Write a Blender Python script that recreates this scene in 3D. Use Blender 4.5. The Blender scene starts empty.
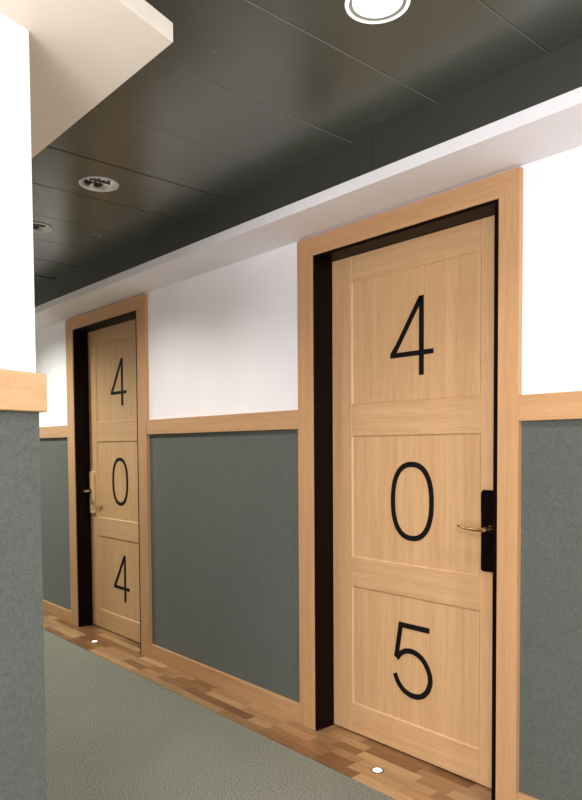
import bpy, bmesh, math, random
from mathutils import Vector, Matrix
random.seed(7)
C = bpy.context.scene.collection
PI = math.pi

# ------------------------------------------------------------------ materials
def srgb(r, g, b):
    def f(c):
        c /= 255.0
        return c / 12.92 if c <= .04045 else ((c + .055) / 1.055) ** 2.4
    return (f(r), f(g), f(b), 1.0)

def new_mat(name):
    m = bpy.data.materials.new(name); m.use_nodes = True
    nt = m.node_tree
    return m, nt, nt.nodes['Principled BSDF']

def N(nt, t, **kw):
    n = nt.nodes.new(t)
    for k, v in kw.items():
        if k in n.inputs: n.inputs[k].default_value = v
        else: setattr(n, k, v)
    return n

def coords(nt, scale):
    tc = N(nt, 'ShaderNodeTexCoord'); oi = N(nt, 'ShaderNodeObjectInfo')
    mu = N(nt, 'ShaderNodeMath', operation='MULTIPLY'); mu.inputs[1].default_value = 13.7
    nt.links.new(oi.outputs['Random'], mu.inputs[0])
    ad = N(nt, 'ShaderNodeVectorMath', operation='ADD')
    nt.links.new(tc.outputs['Object'], ad.inputs[0]); nt.links.new(mu.outputs[0], ad.inputs[1])
    mp = N(nt, 'ShaderNodeMapping'); mp.inputs['Scale'].default_value = scale
    nt.links.new(ad.outputs[0], mp.inputs['Vector'])
    return mp.outputs[0]

def ramp(nt, fac, stops):
    r = N(nt, 'ShaderNodeValToRGB')
    e = r.color_ramp.elements
    while len(e) < len(stops): e.new(.5)
    for i, (p, c) in enumerate(stops): e[i].position = p; e[i].color = c
    nt.links.new(fac, r.inputs[0])
    return r.outputs[0]

def mixc(nt, mode, fac, a, b):
    m = N(nt, 'ShaderNodeMix', data_type='RGBA', blend_type=mode)
    if isinstance(fac, (int, float)): m.inputs[0].default_value = fac
    else: nt.links.new(fac, m.inputs[0])
    for s, v in ((6, a), (7, b)):
        if isinstance(v, tuple): m.inputs[s].default_value = v
        else: nt.links.new(v, m.inputs[s])
    return m.outputs[2]

def bump(nt, bs, h, strength, dist=.001):
    b = N(nt, 'ShaderNodeBump'); b.inputs['Strength'].default_value = strength; b.inputs['Distance'].default_value = dist
    nt.links.new(h, b.inputs['Height']); nt.links.new(b.outputs[0], bs.inputs['Normal'])

def wood(name, light, dark, axis, rough=.42):
    m, nt, bs = new_mat(name)
    fine = [330, 330, 330]; fine[axis] = 9
    wide = [38, 38, 38]; wide[axis] = 1.4
    pore = [520, 520, 520]; pore[axis] = 28
    n1 = N(nt, 'ShaderNodeTexNoise', Scale=1.0, Detail=3.0, Roughness=.6); nt.links.new(coords(nt, fine), n1.inputs['Vector'])
    n2 = N(nt, 'ShaderNodeTexNoise', Scale=1.0, Detail=3.0, Roughness=.55); nt.links.new(coords(nt, wide), n2.inputs['Vector'])
    n3 = N(nt, 'ShaderNodeTexNoise', Scale=1.0, Detail=1.0); nt.links.new(coords(nt, pore), n3.inputs['Vector'])
    base = ramp(nt, n2.outputs['Fac'], [(.3, dark), (.7, light)])
    g = ramp(nt, n1.outputs['Fac'], [(.3, (.90, .885, .86, 1)), (.62, (1.03, 1.03, 1.03, 1))])
    c = mixc(nt, 'MULTIPLY', 1.0, base, g)
    po = ramp(nt, n3.outputs['Fac'], [(.3, (.90, .87, .84, 1)), (.42, (1, 1, 1, 1))])
    c = mixc(nt, 'MULTIPLY', .8, c, po)
    nt.links.new(c, bs.inputs['Base Color']); bs.inputs['Roughness'].default_value = rough
    bump(nt, bs, n1.outputs['Fac'], .10, .0006)
    return m

LIGHT, DARK = srgb(211, 170, 126), srgb(199, 156, 111)
W_V = wood('oak_vertical', LIGHT, DARK, 2)
W_H = wood('oak_horizontal', LIGHT, DARK, 0)
W_Y = wood('oak_end_rail', LIGHT, DARK, 1)
F_V = wood('oak_frame_vertical', srgb(197, 154, 111), srgb(185, 141, 98), 2)
F_H = wood('oak_frame_horizontal', srgb(197, 154, 111), srgb(185, 141, 98), 0)

def plain(name, col, rough=.5, metal=0., noise=None, spec=.5):
    m, nt, bs = new_mat(name)
    bs.inputs['Roughness'].default_value = rough; bs.inputs['Metallic'].default_value = metal
    bs.inputs['Specular IOR Level'].default_value = spec
    n = N(nt, 'ShaderNodeTexNoise', Scale=1.0, Detail=3.0)
    sc = noise or (3, 3, 3)
    nt.links.new(coords(nt, sc), n.inputs['Vector'])
    c2 = tuple(min(1, v * .93) for v in col[:3]) + (1,)
    nt.links.new(ramp(nt, n.outputs['Fac'], [(.3, c2), (.7, col)]), bs.inputs['Base Color'])
    return m

M_WHITE = plain('white_plaster', srgb(246, 243, 246), .75, noise=(2, 2, 2))
M_WARMWHITE = plain('white_warm_bounce', srgb(244, 235, 220), .7, noise=(2, 2, 2))  # white slab with the warm floor bounce put into its colour
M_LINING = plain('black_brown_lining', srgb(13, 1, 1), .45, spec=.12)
M_NUM = plain('black_numeral', srgb(12, 9, 8), .6, spec=.2)
M_GAP = plain('black_void', srgb(6, 6, 6), .9)
M_PLATEDARK = plain('metal_dark_reflection', srgb(26, 15, 12), .16, .6)  # handle plate metal, its dark reflection put into the colour
M_PLATEBRIGHT = plain('metal_bright_reflection', srgb(240, 206, 155), .35, .25)  # same plate metal, a bright warm reflection put into the colour
M_STEEL = plain('lever_metal', srgb(205, 170, 125), .22, 1.0)
M_LEVDARK = plain('dark_lever_metal', srgb(70, 52, 40), .2, 1.0)
M_RING = plain('white_trim_enamel', srgb(225, 225, 218), .4)
M_REFL = plain('light_reflector', srgb(205, 203, 196), .28, .35)
M_RIM = plain('grey_light_rim', srgb(150, 150, 142), .5)
M_DARK = plain('dark_socket', srgb(30, 28, 25), .5)
M_STUD = plain('stud_ring_metal', srgb(90, 66, 44), .3, .8)

def emit(name, col, s):
    m, nt, bs = new_mat(name)
    bs.inputs['Base Color'].default_value = col
    bs.inputs['Emission Color'].default_value = col; bs.inputs['Emission Strength'].default_value = s
    return m
M_GLOW = emit('lit_diffuser', srgb(244, 244, 240), .9)
M_GLOWRING = emit('lit_glass_rim', srgb(238, 238, 232), .7)
M_EDGE = plain('painted_edge_light', srgb(118, 118, 111), .5)  # light caught by panel chamfers, painted as a paler grey
M_TUBE = emit('lamp_tube', srgb(215, 212, 200), .2)
M_STUDLIGHT = emit('stud_light', srgb(255, 250, 240), 1.1)

def ceil_mat(name, col, rough):
    m, nt, bs = new_mat(name)
    n = N(nt, 'ShaderNodeTexNoise', Scale=1.0, Detail=4.0); nt.links.new(coords(nt, (5, 5, 5)), n.inputs['Vector'])
    s = N(nt, 'ShaderNodeTexNoise', Scale=1.0, Detail=0.0); nt.links.new(coords(nt, (60, 60, 60)), s.inputs['Vector'])
    c2 = tuple(v * .94 for v in col[:3]) + (1,)
    base = ramp(nt, n.outputs['Fac'], [(.3, c2), (.7, col)])
    sp = ramp(nt, s.outputs['Fac'], [(.84, (0, 0, 0, 1)), (.86, (1, 1, 1, 1))])
    nt.links.new(mixc(nt, 'MIX', sp, base, srgb(96, 94, 88)), bs.inputs['Base Color'])
    rr = N(nt, 'ShaderNodeMapRange'); rr.inputs['To Min'].default_value = rough - .01; rr.inputs['To Max'].default_value = rough + .01
    nt.links.new(n.outputs['Fac'], rr.inputs['Value']); nt.links.new(rr.outputs[0], bs.inputs['Roughness'])
    bs.inputs['Specular IOR Level'].default_value = .75
    return m
M_CEIL = ceil_mat('black_ceiling_panel', srgb(80, 86, 78), .27)
M_FASCIA = ceil_mat('black_fascia', srgb(56, 59, 56), .45)

def fabric_mat():
    m, nt, bs = new_mat('grey_woven_fabric')
    a = N(nt, 'ShaderNodeTexNoise', Scale=1.0, Detail=2.0); nt.links.new(coords(nt, (420, 420, 60)), a.inputs['Vector'])
    b = N(nt, 'ShaderNodeTexNoise', Scale=1.0, Detail=2.0); nt.links.new(coords(nt, (60, 60, 420)), b.inputs['Vector'])
    d = N(nt, 'ShaderNodeTexNoise', Scale=1.0, Detail=2.0); nt.links.new(coords(nt, (3, 3, 3)), d.inputs['Vector'])
    mx = N(nt, 'ShaderNodeMath', operation='ADD'); nt.links.new(a.outputs['Fac'], mx.inputs[0]); nt.links.new(b.outputs['Fac'], mx.inputs[1])
    hf = N(nt, 'ShaderNodeMath', operation='MULTIPLY'); hf.inputs[1].default_value = .5; nt.links.new(mx.outputs[0], hf.inputs[0])
    base = ramp(nt, hf.outputs[0], [(.36, srgb(74, 79, 74)), (.64, srgb(95, 99, 93))])
    lo = ramp(nt, d.outputs['Fac'], [(.3, (.95, .95, .95, 1)), (.7, (1.03, 1.03, 1.03, 1))])
    nt.links.new(mixc(nt, 'MULTIPLY', 1.0, base, lo), bs.inputs['Base Color'])
    bs.inputs['Roughness'].default_value = .75; bs.inputs['Specular IOR Level'].default_value = .25
    bs.inputs['Sheen Weight'].default_value = .15
    bump(nt, bs, hf.outputs[0], .35, .0008)
    return m
M_FABRIC = fabric_mat()

def carpet_mat():
    m, nt, bs = new_mat('grey_green_carpet')
    a = N(nt, 'ShaderNodeTexNoise', Scale=1.0, Detail=1.0, Roughness=.5); nt.links.new(coords(nt, (185, 185, 185)), a.inputs['Vector'])
    d = N(nt, 'ShaderNodeTexNoise', Scale=1.0, Detail=2.0); nt.links.new(coords(nt, (2.5, 2.5, 2.5)), d.inputs['Vector'])
    base = ramp(nt, a.outputs['Fac'], [(.32, srgb(94, 95, 86)), (.5, srgb(121, 121, 110)), (.68, srgb(152, 151, 139))])
    lo = ramp(nt, d.outputs['Fac'], [(.3, (.94, .94, .94, 1)), (.7, (1.03, 1.03, 1.03, 1))])
    nt.links.new(mixc(nt, 'MULTIPLY', 1.0, base, lo), bs.inputs['Base Color'])
    bs.inputs['Roughness'].default_value = .95; bs.inputs['Specular IOR Level'].default_value = .1
    pass
    return m
M_CARPET = carpet_mat()

def parquet_mat():
    m, nt, bs = new_mat('oak_parquet')
    at = N(nt, 'ShaderNodeAttribute', attribute_name='plank')
    n1 = N(nt, 'ShaderNodeTexNoise', Scale=1.0, Detail=3.0); nt.links.new(coords(nt, (10, 190, 190)), n1.inputs['Vector'])
    n2 = N(nt, 'ShaderNodeTexNoise', Scale=1.0, Detail=2.0); nt.links.new(coords(nt, (3, 40, 40)), n2.inputs['Vector'])
    g = ramp(nt, n1.outputs['Fac'], [(.3, (.8, .77, .72, 1)), (.65, (1.06, 1.06, 1.06, 1))])
    g2 = ramp(nt, n2.outputs['Fac'], [(.3, (.88, .86, .84, 1)), (.7, (1.06, 1.06, 1.06, 1))])
    c = mixc(nt, 'MULTIPLY', 1.0, at.outputs['Color'], g); c = mixc(nt, 'MULTIPLY', 1.0, c, g2)
    nt.links.new(c, bs.inputs['Base Color']); bs.inputs['Roughness'].default_value = .33
    return m
M_PARQ = parquet_mat()

# ------------------------------------------------------------------ mesh helpers
def link(name, me, m, parent=None, loc=None):
    o = bpy.data.objects.new(name, me); C.objects.link(o)
    if m: me.materials.append(m)
    if parent: o.parent = parent
    if loc: o.location = loc
    return o

def obj(name, bm, m, parent=None, loc=None, smooth=False):
    bmesh.ops.recalc_face_normals(bm, faces=bm.faces)
    me = bpy.data.meshes.new(name); bm.to_mesh(me); bm.free()
    if smooth:
        for p in me.polygons: p.use_smooth = True
    return link(name, me, m, parent, loc)

def tag(o, label, cat=None, kind=None, group=None):
    o['label'] = label
    if cat: o['category'] = cat
    if kind: o['kind'] = kind
    if group: o['group'] = group
    return o

def empty(name, loc=(0, 0, 0)):
    o = bpy.data.objects.new(name, None); C.objects.link(o); o.location = loc; o.empty_display_size = .1
    return o

def prism(bm, pts, axis, a, b):
    """polygon pts (two coordinates) swept along axis from a to b"""
    def mk(p, t):
        if axis == 1: return (p[0], t, p[1])
        if axis == 2: return (p[0], p[1], t)
        return (t, p[0], p[1])
    va = [bm.verts.new(mk(p, a)) for p in pts]; vb = [bm.verts.new(mk(p, b)) for p in pts]
    n = len(pts)
    bm.faces.new(va); bm.faces.new(list(reversed(vb)))
    for i in range(n):
        bm.faces.new((va[i], vb[i], vb[(i + 1) % n], va[(i + 1) % n]))

def box(bm, x0, x1, y0, y1, z0, z1):
    prism(bm, [(x0, z0), (x1, z0), (x1, z1), (x0, z1)], 1, y0, y1)

def bev(bm, w, seg=2, edges=None):
    bmesh.ops.bevel(bm, geom=edges or bm.edges[:], offset=w, segments=seg, profile=.7, affect='EDGES', clamp_overlap=True)

def boxobj(name, x0, x1, y0, y1, z0, z1, m, parent=None, bevel=0.):
    bm = bmesh.new(); box(bm, x0, x1, y0, y1, z0, z1)
    if bevel: bev(bm, bevel)
    return obj(name, bm, m, parent)

def lathe(bm, prof, n=48, cap=False):
    rings = []
    for r, z in prof:
        rings.append([bm.verts.new((r * math.cos(2 * PI * k / n), r * math.sin(2 * PI * k / n), z)) for k in range(n)])
    for a, b in zip(rings, rings[1:]):
        for k in range(n):
            bm.faces.new((a[k], a[(k + 1) % n], b[(k + 1) % n], b[k]))
    if cap:
        bm.faces.new(rings[0]); bm.faces.new(rings[-1])

def tube(bm, pts, radii, n=14):
    pts = [Vector(p) for p in pts]; rings = []
    up = Vector((0, 0, 1))
    for i, p in enumerate(pts):
        t = (pts[min(i + 1, len(pts) - 1)] - pts[max(i - 1, 0)]).normalized()
        s = t.cross(up)
        if s.length < 1e-3: s = Vector((1, 0, 0))
        s.normalize(); u = s.cross(t)
        rw, rh = radii[i] if isinstance(radii[i], tuple) else (radii[i], radii[i])
        rings.append([bm.verts.new(p + s * rw * math.cos(2 * PI * k / n) + u * rh * math.sin(2 * PI * k / n)) for k in range(n)])
    for a, b in zip(rings, rings[1:]):
        for k in range(n):
            bm.faces.new((a[k], a[(k + 1) % n], b[(k + 1) % n], b[k]))
    bm.faces.new(rings[0]); bm.faces.new(rings[-1])

def catmull(pts, sub=8):
    out = []
    P = [pts[0]] + list(pts) + [pts[-1]]
    for i in range(1, len(P) - 2):
        p0, p1, p2, p3 = (Vector(q) for q in P[i - 1:i + 3])
        for s in range(sub):
            t = s / sub
            out.append(tuple(.5 * ((2 * p1) + (p2 - p0) * t + (2 * p0 - 5 * p1 + 4 * p2 - p3) * t * t + (3 * p1 - p0 - 3 * p2 + p3) * t ** 3)))
    out.append(tuple(pts[-1]))
    return out

def ribbon(bm, pts, w, y0, y1, closed=False):
    """flat stroke of width w along 2-D points (x, z), mitred, thick from y0 to y1. w may be (horizontal part, vertical part)"""
    n = len(pts); P = [Vector(p) for p in pts]
    L, R = [], []
    for i in range(n):
        if closed: a, b = P[(i - 1) % n], P[(i + 1) % n]
        else: a, b = P[max(i - 1, 0)], P[min(i + 1, n - 1)]
        d1 = (P[i] - a).normalized() if (P[i] - a).length > 1e-9 else (b - P[i]).normalized()
        d2 = (b - P[i]).normalized() if (b - P[i]).length > 1e-9 else d1
        n1, n2 = Vector((-d1.y, d1.x)), Vector((-d2.y, d2.x))
        mm = (n1 + n2)
        mm = mm.normalized() if mm.length > 1e-6 else n1
        k = min(1 / max(mm.dot(n1), .3), 2.6)
        L.append(P[i] + mm * w / 2 * k); R.append(P[i] - mm * w / 2 * k)
    def V(p, y): return bm.verts.new((p.x, y, p.y))
    lf = [V(p, y0) for p in L]; rf = [V(p, y0) for p in R]; lb = [V(p, y1) for p in L]; rb = [V(p, y1) for p in R]
    rng = range(n) if closed else range(n - 1)
    for i in rng:
        j = (i + 1) % n
        bm.faces.new((lf[i], lf[j], rf[j], rf[i])); bm.faces.new((lb[i], rb[i], rb[j], lb[j]))
        bm.faces.new((lf[i], lb[i], lb[j], lf[j])); bm.faces.new((rf[i], rf[j], rb[j], rb[i]))
    if not closed:
        bm.faces.new((lf[0], rf[0], rb[0], lb[0])); bm.faces.new((lf[-1], lb[-1], rb[-1], rf[-1]))

# ------------------------------------------------------------------ measurements (metres; door wall is the plane y = 0)
X_END, X_FAR = 1.7, -8.6
Y_OPP = -1.482           # opposite corridor wall
Y_BACK = -4.4
Z_SOF, Z_BAND, Z_C = 2.18, 2.223, 2.351
Y_SOF, Y_SOF2 = -.246, -1.219
H_FR, H_IN = 2.17, 2.09
RT, RB, BB = 1.4295, 1.344, .088
REC = .0993              # depth of the leaf face
D5 = dict(o0=-2.296, o1=-1.2125, i0=-2.1974, i1=-1.2895, num='405', cx=-1.7435)
D4 = dict(o0=-4.740, o1=-3.634, i0=-4.6267, i1=-3.7332, num='404', cx=-4.180)

# ------------------------------------------------------------------ the shell
# floor: carpet slab
tag(boxobj('floor', X_FAR, X_END, Y_BACK, -.207, -.06, 0, M_CARPET), 'grey green speckled carpet along the corridor', 'floor', 'structure')
# parquet border, one mesh with coloured planks
def parquet():
    bm = bmesh.new(); cl = bm.loops.layers.float_color.new('plank')
    rnd = random.Random(11)
    rows = [(-.2065 + i * .0516, -.2065 + i * .0516 + .0508) for i in range(4)] + [(.0005, .0505), (.0513, .16)]
    tones = [srgb(206, 162, 116), srgb(196, 150, 104), srgb(168, 122, 82), srgb(200, 156, 110), srgb(152, 108, 72), srgb(188, 142, 98), srgb(212, 170, 124)]
    for (y0, y1) in rows:
        x = X_FAR + rnd.random() * .3
        while x < X_END:
            l = rnd.choice((.14, .18, .22, .26, .30, .36))
            x1 = min(x + l, X_END)
            n0 = len(bm.faces)
            if y0 < 0 or any(d['i0'] - .03 < x1 and x < d['i1'] + .03 for d in (D5, D4)):
                xa, xb = x, x1
                if y0 >= 0:
                    d = next(d for d in (D5, D4) if d['i0'] - .03 < x1 and x < d['i1'] + .03)
                    xa, xb = max(x, d['i0']), min(x1, d['i1'])
                if xb - xa > .004:
                    box(bm, xa + .0004, xb - .0004, y0, y1, -.03, .003)
                    bm.faces.ensure_lookup_table()
                    t = rnd.choice(tones); k = rnd.uniform(.52, .76)
                    for f in bm.faces[n0:]:
                        for lp in f.loops: lp[cl] = (t[0] * k, t[1] * k, t[2] * k, 1)
            x = x1
    return obj('floor_border', bm, M_PARQ)
tag(parquet(), 'oak parquet border strip between carpet and door wall', 'floor border', 'structure')

# door wall: upper plaster and backing, holes at the doors
bm = bmesh.new()
spans = [(X_FAR, D4['i0'] - .03), (D4['i1'] + .03, D5['i0'] - .03), (D5['i1'] + .03, X_END)]
for a, b in spans: box(bm, a, b, .015, .26, 0, Z_SOF + .05)
for d in (D4, D5): box(bm, d['i0'] - .03, d['i1'] + .03, .015, .26, H_IN + .03, Z_SOF + .05)
tag(obj('wall_right', bm, M_WHITE), 'white plaster wall holding the two numbered doors', 'wall', 'structure')
# room behind each door is shut off
tag(boxobj('wall_behind', X_FAR, X_END, .26, .3, 0, 2.5, M_GAP), 'dark backing wall behind the doors', 'wall', 'structure')

def panel(x0, x1, label):
    bm = bmesh.new(); box(bm, x0, x1, .0138, .0152, BB - .002, RB + .002)
    return tag(obj('wall_panel', bm, M_FABRIC), label, 'wall panel', 'structure')
panel(X_FAR, D4['o0'], 'grey fabric wall panel beyond the farther door')
panel(D4['o1'], D5['o0'], 'large grey fabric wall panel between the two doors')
panel(D5['o1'], X_END, 'grey fabric wall panel beside the handle of the nearer door')

def rail(x0, x1, label, n):
    o = boxobj('trim_%d' % n, x0, x1, -.004, .0152, RB, RT, F_H, None, .0015)
    return tag(o, label, 'rail', 'structure')
rail(X_FAR, D4['o0'] - .0004, 'oak dado rail beyond the farther door', 1)
rail(D4['o1'] + .0004, D5['o0'] - .0004, 'oak dado rail between the two doors', 2)
rail(D5['o1'] + .0004, X_END, 'oak dado rail right of the nearer door', 3)
def base(x0, x1, label, side):
    o = boxobj('baseboard_' + side, x0, x1, -.004, .0152, .003, BB, F_H, None, .0015)
    return tag(o, label, 'baseboard', 'structure')
base(X_FAR, D4['o0'] - .0004, 'oak baseboard beyond the farther door', 'left')
base(D4['o1'] + .0004, D5['o0'] - .0004, 'oak baseboard between the two doors', 'middle')
base(D5['o1'] + .0004, X_END, 'oak baseboard right of the nearer door', 'right')

# soffit along the door wall: white band below, black fascia above
def soffit(name, label, pts, z0, z1, m):
    bm = bmesh.new(); prism(bm, pts, 2, z0, z1); bev(bm, .0012, 1)
    return tag(obj(name, bm, m), label, 'soffit', 'structure')
soffit('trim_4', 'white soffit band along the top of the door wall', [(X_FAR, Y_SOF), (X_END, Y_SOF), (X_END, .02), (X_FAR, .02)], Z_SOF, Z_BAND, M_WHITE)
# fascia in lengths with butt joints
bm = bmesh.new()
for a, b in ((X_FAR, -6.1), (-6.098, -3.87), (-3.868, -1.64), (-1.638, .6), (.602, X_END)):
    box(bm, a, b, Y_SOF + .0015, -.02, Z_BAND, Z_C + .03)
tag(obj('trim_5', bm, M_FASCIA), 'black fascia board between white soffit and black ceiling', 'fascia', 'structure')

# opposite wall: ends in a slanting face beside the camera; soffit wraps it
dirv = Vector((.055, -.166)).normalized()
PC = Vector((-1.543, Y_OPP - .0))
PE = PC + dirv * ((Y_OPP - Y_BACK) / -dirv.y)
SC = Vector((-1.372, Y_SOF2)); SE = SC + dirv * ((Y_SOF2 - Y_BACK) / -dirv.y)
bm = bmesh.new()
prism(bm, [(X_FAR, PC.y), (PC.x, PC.y), (PE.x, PE.y), (X_FAR, PE.y)], 2, 0, Z_SOF + .02)
tag(obj('wall_left', bm, M_WHITE), 'white end of the opposite corridor wall at left edge', 'wall', 'structure')
nrm = Vector((-dirv.y, dirv.x)) * -1            # outward normal of the slanting face
if nrm.x < 0: nrm = -nrm
def offs(d):
    # corner of wall moved out by d on both faces
    # corridor face y = PC.y + d ; slanting face through PC + nrm*d along dirv
    q = PC + nrm * d; t = (PC.y + d - q.y) / dirv.y
    return q + dirv * t
def wrap(d, d_in, z0, z1, name, m, label, cat, bevel=0):
    bm = bmesh.new(); A, B = offs(d), offs(d_in)
    AE = A + dirv * ((A.y - Y_BACK) / -dirv.y); BE = B + dirv * ((B.y - Y_BACK) / -dirv.y)
    prism(bm, [(X_FAR, A.y), (A.x, A.y), (AE.x, AE.y), (BE.x, BE.y), (B.x, B.y), (X_FAR, B.y)], 2, z0, z1)
    if bevel: bev(bm, bevel, 3)
    return tag(obj(name, bm, m), label, cat, 'structure')
wrap(.004, -.001, BB - .002, RB + .002, 'wall_panel', M_FABRIC, 'grey fabric wall panel on the wall end at left edge', 'wall panel')
wrap(.019, -.001, RB, RT, 'trim_6', W_Y, 'oak dado rail wrapping the wall end at left edge', 'rail', .004)
wrap(.014, -.001, .0, BB, 'baseboard_front', W_Y, 'oak baseboard wrapping the wall end at left edge', 'baseboard', .002)
soffit('trim_7', 'white soffit slab overhanging the wall end at upper left', [(X_FAR, SC.y), (SC.x, SC.y), (SE.x, SE.y), (X_FAR, SE.y)], Z_SOF, Z_BAND, M_WARMWHITE)
bm = bmesh.new()
k = .24
prism(bm, [(X_FAR, SC.y - k), (SC.x - k, SC.y - k), (SE.x - k, SE.y), (X_FAR, SE.y)], 2, Z_BAND, Z_C + .03)
tag(obj('trim_8', bm, M_FASCIA), 'black fascia above the white slab at upper left', 'fascia', 'structure')

# closing walls of the lobby and the far end of the corridor (all out of the picture)
tag(boxobj('wall_far', X_FAR - .1, X_FAR, Y_BACK, .26, 0, 2.5, M_WHITE), 'white wall closing the far end of the corridor', 'wall', 'structure')
tag(boxobj('wall_near', X_END, X_END + .1, Y_BACK, .26, 0, 2.5, M_WHITE), 'white wall closing the near end of the lobby', 'wall', 'structure')
tag(boxobj('wall_front', X_FAR, X_END, Y_BACK - .1, Y_BACK, 0, 2.5, M_WHITE), 'white lobby wall facing the doors', 'wall', 'structure')

# ceiling: black lay-in panels with open joints; three of them cut for downlights
PW = .3717
JX = -2.475
LIGHTS = [(-1.157, -.768), (-2.682, -.756), (-3.40, -.738)]
R_HOLE = .074
bm = bmesh.new()
def plate(x0, x1, y0, y1, dz0, dz1, hole=None):
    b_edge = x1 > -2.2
    g = .0028; x0 += g; x1 -= g
    def zz(y): return Z_C + dz0 + (dz1 - dz0) * (y - y0) / (y1 - y0)
    if hole is None:
        vb = [bm.verts.new((x, y, zz(y))) for x, y in ((x0, y0), (x1, y0), (x1, y1), (x0, y1))]
        f = [bm.faces.new(vb)]
        rim = vb
    else:
        hx, hy = hole
        n = 48
        angs = sorted(set([2 * PI * k / n for k in range(n)] + [math.atan2(cy - hy, cx - hx) % (2 * PI) for cx in (x0, x1) for cy in (y0, y1)]))
        inn, out = [], []
        for a in angs:
            c, s = math.cos(a), math.sin(a)
            inn.append(bm.verts.new((hx + R_HOLE * c, hy + R_HOLE * s, zz(hy))))
            tx = ((x1 - hx) / c if c > 1e-9 else (x0 - hx) / c if c < -1e-9 else 1e9)
            ty = ((y1 - hy) / s if s > 1e-9 else (y0 - hy) / s if s < -1e-9 else 1e9)
            t = min(tx, ty)
            out.append(bm.verts.new((hx + t * c, hy + t * s, zz(hy + t * s))))
        m = len(angs)
        for k in range(m): bm.faces.new((inn[k], inn[(k + 1) % m], out[(k + 1) % m], out[k]))
        rim = out
        iu = [bm.verts.new((v.co.x, v.co.y, v.co.z + .008)) for v in inn]
        for k in range(m): bm.faces.new((inn[k], iu[k], iu[(k + 1) % m], inn[(k + 1) % m]))
    mx, e = (x0 + x1) / 2, .0018
    m = len(rim)
    ch = [bm.verts.new((v.co.x + (e if abs(v.co.x - x1) < 1e-6 else -e if abs(v.co.x - x0) < 1e-6 else 0), v.co.y, v.co.z + e)) for v in rim]
    up = [bm.verts.new((v.co.x, v.co.y, v.co.z + .012)) for v in ch]
    for k in range(m):
        f = bm.faces.new((rim[k], rim[(k + 1) % m], ch[(k + 1) % m], ch[k]))
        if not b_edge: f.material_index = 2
        elif all(abs(v.co.x - x1) < 1e-6 for v in (rim[k], rim[(k + 1) % m])): f.material_index = 1  # chamfers facing the lobby get the painted light
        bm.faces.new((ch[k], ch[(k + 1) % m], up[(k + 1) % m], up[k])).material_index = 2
rndc = random.Random(5)
k0 = int((X_FAR - JX) / PW) - 1
for i in range(k0, 14):
    a = JX + i * PW; b = a + PW
    if a < X_FAR or b > X_END: continue
    hole = next((l for l in LIGHTS if a < l[0] < b), None)
    ylo = Y_SOF2 - .05 if b < -1.38 else -2.75
    plate(a, b, ylo, Y_SOF + .01, rndc.uniform(-.001, .001), rndc.choice((0, 0, -.0015, -.004, .001)), hole)
    if ylo < -2: plate(a, b, Y_BACK, -2.753, 0, 0)
# dark void over the panels
box(bm, X_FAR, X_END, Y_BACK, .2, Z_C + .17, Z_C + .18)
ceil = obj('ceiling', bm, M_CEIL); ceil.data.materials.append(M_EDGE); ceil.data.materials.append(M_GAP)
tag(ceil, 'black metal panel ceiling with thin joints', 'ceiling', 'structure')

# ------------------------------------------------------------------ doors
def frame(d, n, label):
    root = tag(empty('trim_%d' % n, ((d['o0'] + d['o1']) / 2, 0, 0)), label, 'door frame', 'structure')
    ox = root.location.x
    o0, o1, i0, i1 = (d[k] - ox for k in ('o0', 'o1', 'i0', 'i1'))
    y0, y1 = -.0075, .0152
    for side, (a, b) in (('jamb', (o0, i0)), ('jamb', (o1, i1))):
        bm = bmesh.new()
        prism(bm, [(a, .003), (b, .003), (b, H_IN), (a, H_FR)], 1, y0, y1); bev(bm, .0016, 2)
        obj('frame_side', bm, F_V, root)
    bm = bmesh.new()
    prism(bm, [(o0, H_FR), (i0, H_IN), (i1, H_IN), (o1, H_FR)], 1, y0, y1); bev(bm, .0016, 2)
    obj('frame_head', bm, F_H, root)
    t = .012; tr = .0185
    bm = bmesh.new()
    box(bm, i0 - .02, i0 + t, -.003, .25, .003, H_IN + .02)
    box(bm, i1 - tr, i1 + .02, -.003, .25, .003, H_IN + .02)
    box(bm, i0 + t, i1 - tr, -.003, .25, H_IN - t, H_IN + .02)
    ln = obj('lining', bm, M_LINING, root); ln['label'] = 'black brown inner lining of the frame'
    return root
frame(D5, 9, 'oak frame around the nearer door, numbered 405')
frame(D4, 10, 'oak frame around the farther door, numbered 404')

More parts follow.
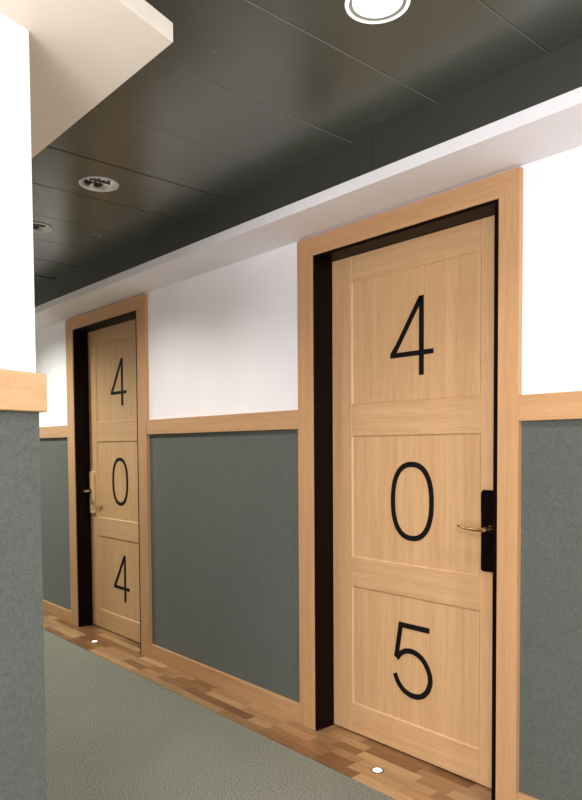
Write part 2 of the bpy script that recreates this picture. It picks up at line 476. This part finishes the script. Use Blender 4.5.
NW = .0212
def numeral(ch):
    bm = bmesh.new(); y0, y1 = -.0028, .0005
    if ch == '4':
        H = .309; hb = .088
        # stem to apex to left tip to bar end
        ribbon(bm, [(.047, 0), (.047, H)], .0222, y0, y1)
        # apex and diagonal as polygon
        sl = .047 - .0111
        prism(bm, [(sl - .0005, H), (sl + .011, H), (sl + .011, H - .022), (sl, H - .0375), (-.0790, hb + .0090), (-.1095, hb + .0090), (-.1095, hb + .0005)], 1, y0, y1)
        prism(bm, [(-.1095, hb - .010), (.1045, hb - .010), (.1045, hb + .0095), (-.1095, hb + .0095)], 1, y0 + .0002, y1)
    elif ch == '0':
        H = .318; a, b = .1075 - NW / 2, H / 2 - NW / 2
        pts = []
        for k in range(72):
            t = 2 * PI * k / 72; c, s = math.cos(t), math.sin(t); e = 2 / 2.35
            pts.append((a * math.copysign(abs(c) ** e, c), H / 2 - .004 + b * math.copysign(abs(s) ** e, s)))
        ribbon(bm, pts, NW, y0, y1, True)
    elif ch == '5':
        cx, z = 1.7435, .243
        P = lambda l: [(x + cx, q - z) for x, q in l]
        ribbon(bm, P([(-1.656, .5345), (-1.800, .5345), (-1.8235, .395)]), .0212, y0, y1)
        bowl = [(-1.8195, .391), (-1.798, .417), (-1.765, .4325), (-1.725, .4315), (-1.686, .411), (-1.659, .372), (-1.651, .335), (-1.661, .298), (-1.684, .270), (-1.714, .2565), (-1.746, .2545), (-1.782, .2655), (-1.812, .291), (-1.8305, .326)]
        ribbon(bm, catmull(P(bowl), 6), .0212, y0 - .0003, y1)
    return bm

def recessed_panel(x0, x1, z0, z1, depth=.006, bw=.005):
    """panel field that sits back behind the stiles, with a sloping margin"""
    bm = bmesh.new()
    o = [(x0, z0), (x1, z0), (x1, z1), (x0, z1)]
    i = [(x0 + bw, z0 + bw), (x1 - bw, z0 + bw), (x1 - bw, z1 - bw), (x0 + bw, z1 - bw)]
    A = [bm.verts.new((x, .0012, z)) for x, z in o]; B = [bm.verts.new((x, depth, z)) for x, z in i]
    Cc = [bm.verts.new((x, .03, z)) for x, z in o]
    bm.faces.new(B)
    for k in range(4):
        bm.faces.new((A[k], A[(k + 1) % 4], B[(k + 1) % 4], B[k]))
        bm.faces.new((A[k], Cc[k], Cc[(k + 1) % 4], A[(k + 1) % 4]))
    bm.faces.new(list(reversed(Cc)))
    return bm

def door(d, n, label, hside, leverlabel):
    t = .0135
    root = tag(empty('door_%d' % n, (d['cx'], REC, .003)), label, 'door', 'structure')
    x0, x1 = d['i0'] + t - d['cx'], d['i1'] - .0205 - d['cx']
    zt = H_IN - .0145
    st = .116
    zs = [(.006, .133), (.653, .780), (1.306, 1.441), (1.965, zt)]
    e = .0006
    for a, b in ((x0, x0 + st - e), (x1 - st + e, x1)):
        bm = bmesh.new(); box(bm, a, b, 0, .045, .006, zt); bev(bm, .0012, 1)
        obj('stile', bm, W_V, root)
    for a, b in zs:
        bm = bmesh.new(); box(bm, x0 + st, x1 - st, .0004, .044, a, b); bev(bm, .0014, 1)
        obj('cross_rail', bm, W_H, root)
    for (a, b), (a2, b2) in zip(zs, zs[1:]):
        obj('door_panel', recessed_panel(x0 + st, x1 - st, b, a2), W_V, root)
    for ch, zb in zip(d['num'], (1.543, .887, .243)):
        o = obj('numeral', numeral(ch), M_NUM, root, (0, .006, zb - .003))
        o['label'] = 'black number %s' % ch
    # handle plate and lever
    hx = (x1 - .070) if hside > 0 else (x0 + .0455)
    z0, z1 = .805, 1.100
    bm = bmesh.new()
    w = .0335; r = .012
    pts = []
    for cxx, czz, a0 in ((w - r, z1 - r, 0), (-w + r, z1 - r, PI / 2), (-w + r, z0 + r * .4, PI), (w - r, z0 + r * .4, 1.5 * PI)):
        for s in range(6):
            a = a0 + PI / 2 * s / 5
            rr = r if czz > 1 else r * .4
            pts.append((cxx + (r if czz > 1 else r) * math.cos(a), czz + rr * math.sin(a)))
    prism(bm, pts, 1, -.014, .0)
    ed = [q for q in bm.edges if all(abs(v.co.y + .014) < 1e-6 for v in q.verts)]
    bev(bm, .006, 3, ed)
    pl = obj('handle_plate', bm, M_PLATEDARK if hside > 0 else M_PLATEBRIGHT, root, (hx, 0, 0))
    pl['label'] = leverlabel
    bm = bmesh.new()
    s = -hside
    zl = .962; nx = hside * .0135
    tube(bm, [(nx, -.010, zl), (nx, -.055, zl), (nx, -.066, zl)], [.0100, .0095, .0085])
    lever_pts = [(nx - s * .006, -.064, zl), (nx + s * .012, -.066, zl - .001), (nx + s * .035, -.066, zl - .002), (nx + s * .065, -.063, zl - .001), (nx + s * .092, -.060, zl + .002), (nx + s * .114, -.058, zl + .006)]
    lp = catmull(lever_pts, 4)
    tube(bm, lp, [(.0105 - .004 * i / len(lp), .0085 - .0045 * i / len(lp)) for i in range(len(lp))])
    lv = obj('lever', bm, M_STEEL, pl, None, True)
    bm = bmesh.new()
    tube(bm, [(nx, -.013, zl), (nx, -.019, zl), (nx, -.021, zl)], [.017, .0165, .013], 24)
    obj('lever_rose', bm, M_LEVDARK, pl, None, True)
    # small keyhole barrel below the plate foot
    return root
door(D5, 1, 'nearer oak panelled door with black numerals 4 0 5', 1, 'polished metal plate in dark reflection tone')
door(D4, 2, 'farther oak panelled door with black numerals 4 0 4', -1, 'polished metal plate in bright reflection tone')

# ------------------------------------------------------------------ downlights
def downlight(x, y, lit, label, fresh):
    root = tag(empty('recessed_downlight', (x, y, Z_C)), label, 'ceiling light', None, 'ceiling downlights')
    bm = bmesh.new()
    lathe(bm, [(.0705, .002), (.0705, -.003), (.0725, -.0055), (.0755, -.0055), (.0795, -.0035), (.0805, -.0005), (.076, -.0002)], 64)
    obj('trim_ring', bm, M_GLOWRING if lit else M_RING, root, None, True)
    if lit:
        bm = bmesh.new(); lathe(bm, [(.0706, -.002), (.068, .001), (.062, .004)], 64)
        obj('reflector', bm, M_RIM, root, None, True)
        bm = bmesh.new(); lathe(bm, [(.0625, .004), (.0615, .000), (.056, -.0035), (.040, -.007), (.020, -.0085), (.001, -.009)], 64)
        obj('diffuser', bm, M_GLOW, root, None, True)
    else:
        bm = bmesh.new(); lathe(bm, [(.0700, .0), (.068, .01), (.061, .05), (.049, .085), (.03, .105), (.001, .11)], 64)
        obj('reflector', bm, M_REFL, root, None, True)
        for sy in (-.021, .021):
            bm = bmesh.new()
            pts = [(-.042, sy - .009, .022), (.02, sy - .009, .022), (.032, sy - .006, .022), (.036, sy, .022), (.032, sy + .006, .022), (.02, sy + .009, .022), (-.042, sy + .009, .022)]
            tube(bm, pts, [.0062] * len(pts), 12)
            o = obj('lamp_tube', bm, M_TUBE, root, None, True)
            bm = bmesh.new(); lathe(bm, [(.001, -.02), (.014, -.02), (.016, -.012), (.016, .012), (.001, .012)], 24)
            bm.transform(Matrix.Translation((-.046, sy, .022)) @ Matrix.Rotation(PI / 2, 4, 'Y'))
            obj('lamp_socket', bm, M_DARK, o, None, True)
        bm = bmesh.new(); box(bm, -.003, .003, -.05, .05, .008, .04)
        obj('divider', bm, M_DARK, root)
    return root
downlight(*LIGHTS[0], True, 'lit round ceiling downlight glowing white in front of the nearer door', True)
downlight(*LIGHTS[1], False, 'round ceiling downlight showing its lamps inside the reflector', True)
downlight(*LIGHTS[2], False, 'round ceiling downlight cut off by the white wall end at left', True)

# ------------------------------------------------------------------ floor studs
def stud(x, label):
    root = tag(empty('floor_light', (x, -.0905, .003)), label, 'floor light', None, 'floor lights in front of the doors')
    bm = bmesh.new(); lathe(bm, [(.0195, -.004), (.0195, .0022), (.0215, .003), (.0245, .002), (.0255, -.004)], 40)
    obj('metal_ring', bm, M_STUD, root, None, True)
    bm = bmesh.new(); lathe(bm, [(.0195, .001), (.016, .0042), (.009, .0055), (.0005, .006)], 40)
    obj('lens', bm, M_STUDLIGHT, root, None, True)
stud(-1.7565, 'small round white floor light before the nearer door')
stud(-4.192, 'small round white floor light before the farther door')

# ------------------------------------------------------------------ lights
def area(name, loc, size, watts, col=(1, .95, .88), target=None, spread=PI):
    l = bpy.data.lights.new(name, 'AREA'); l.shape = 'DISK'; l.size = size; l.energy = watts; l.color = col; l.spread = spread
    o = bpy.data.objects.new(name, l); C.objects.link(o); o.location = loc
    if target is not None:
        o.rotation_euler = (Vector(target) - Vector(loc)).to_track_quat('-Z', 'Y').to_euler()
    return o
def point(name, loc, watts, r=.02, col=(1, .95, .88)):
    l = bpy.data.lights.new(name, 'POINT'); l.energy = watts; l.shadow_soft_size = r; l.color = col
    o = bpy.data.objects.new(name, l); C.objects.link(o); o.location = loc
    return o
def spot(name, loc, watts, ang, blend, col=(1, .95, .88)):
    l = bpy.data.lights.new(name, 'SPOT'); l.energy = watts; l.spot_size = math.radians(ang); l.spot_blend = blend
    l.shadow_soft_size = .04; l.color = col
    o = bpy.data.objects.new(name, l); C.objects.link(o); o.location = loc
    return o
spot('downlight_beam', (LIGHTS[0][0], LIGHTS[0][1], Z_C - .015), 34, 125, .6)
spot('downlight_beam', (LIGHTS[1][0], LIGHTS[1][1], Z_C - .015), 34, 130, 1.0)
spot('downlight_beam', (LIGHTS[2][0], LIGHTS[2][1], Z_C - .015), 62, 140, 1.0)
for (x, y) in LIGHTS[1:]: point('downlight_lamp', (x, y, Z_C + .055), .22)
for x in (-4.9, -6.4, -7.9): spot('downlight_beam', (x, -.74, Z_C - .012), 120, 145, .8, (.95, 1, .9))
area('lobby_downlight_beam', (.327, -.752, Z_C - .012), .10, 30, (1, .97, .94))
for (x, y, w) in ((-.3, -2.6, 24), (.9, -2.6, 18), (.4, -3.7, 16)):
    area('lobby_downlight_beam', (x, y, Z_C - .012), .14, w, (1, .97, .95))
area('lobby_key_light', (.75, -2.95, 2.0), .35, 27, (1, .98, .98), (-1.7, 0, 1.3))
area('unseen_fill_light', (.2, -3.7, .8), 1.5, 66, (.97, .97, 1), (-2.0, 0, 2.0))  # unseen fill, added to brighten the soffit underside from below

w = bpy.data.worlds.new('world'); bpy.context.scene.world = w; w.use_nodes = True
w.node_tree.nodes['Background'].inputs[0].default_value = (.8, .85, .9, 1); w.node_tree.nodes['Background'].inputs[1].default_value = .05

# ------------------------------------------------------------------ camera
F, YAW, PITCH, ROLL, DIST, HC, CY = 690.9625, .844903, -.0396257, -.00635834, 2.088895, 1.2604467, 475.02
fw = Vector((-math.sin(YAW) * math.cos(PITCH), math.cos(YAW) * math.cos(PITCH), math.sin(PITCH)))
rt = Vector((math.cos(YAW), math.sin(YAW), 0)); up = rt.cross(fw)
r2 = rt * math.cos(ROLL) + up * math.sin(ROLL); u2 = -rt * math.sin(ROLL) + up * math.cos(ROLL)
cam = bpy.data.cameras.new('camera'); co = bpy.data.objects.new('camera', cam); C.objects.link(co)
mw = Matrix((( r2.x, u2.x, -fw.x, 0), (r2.y, u2.y, -fw.y, -DIST), (r2.z, u2.z, -fw.z, HC), (0, 0, 0, 1)))
co.matrix_world = mw
cam.sensor_fit = 'HORIZONTAL'; cam.sensor_width = 36; cam.lens = F / 582 * 36
cam.shift_x = 0; cam.shift_y = (CY - 400) / 582
cam.clip_start = .02
sc = bpy.context.scene
sc.camera = co
sc.view_settings.view_transform = 'Standard'; sc.view_settings.look = 'None'
sc.view_settings.exposure = 0.0; sc.view_settings.gamma = 1.0
sc.cycles.max_bounces = 10; sc.cycles.diffuse_bounces = 6
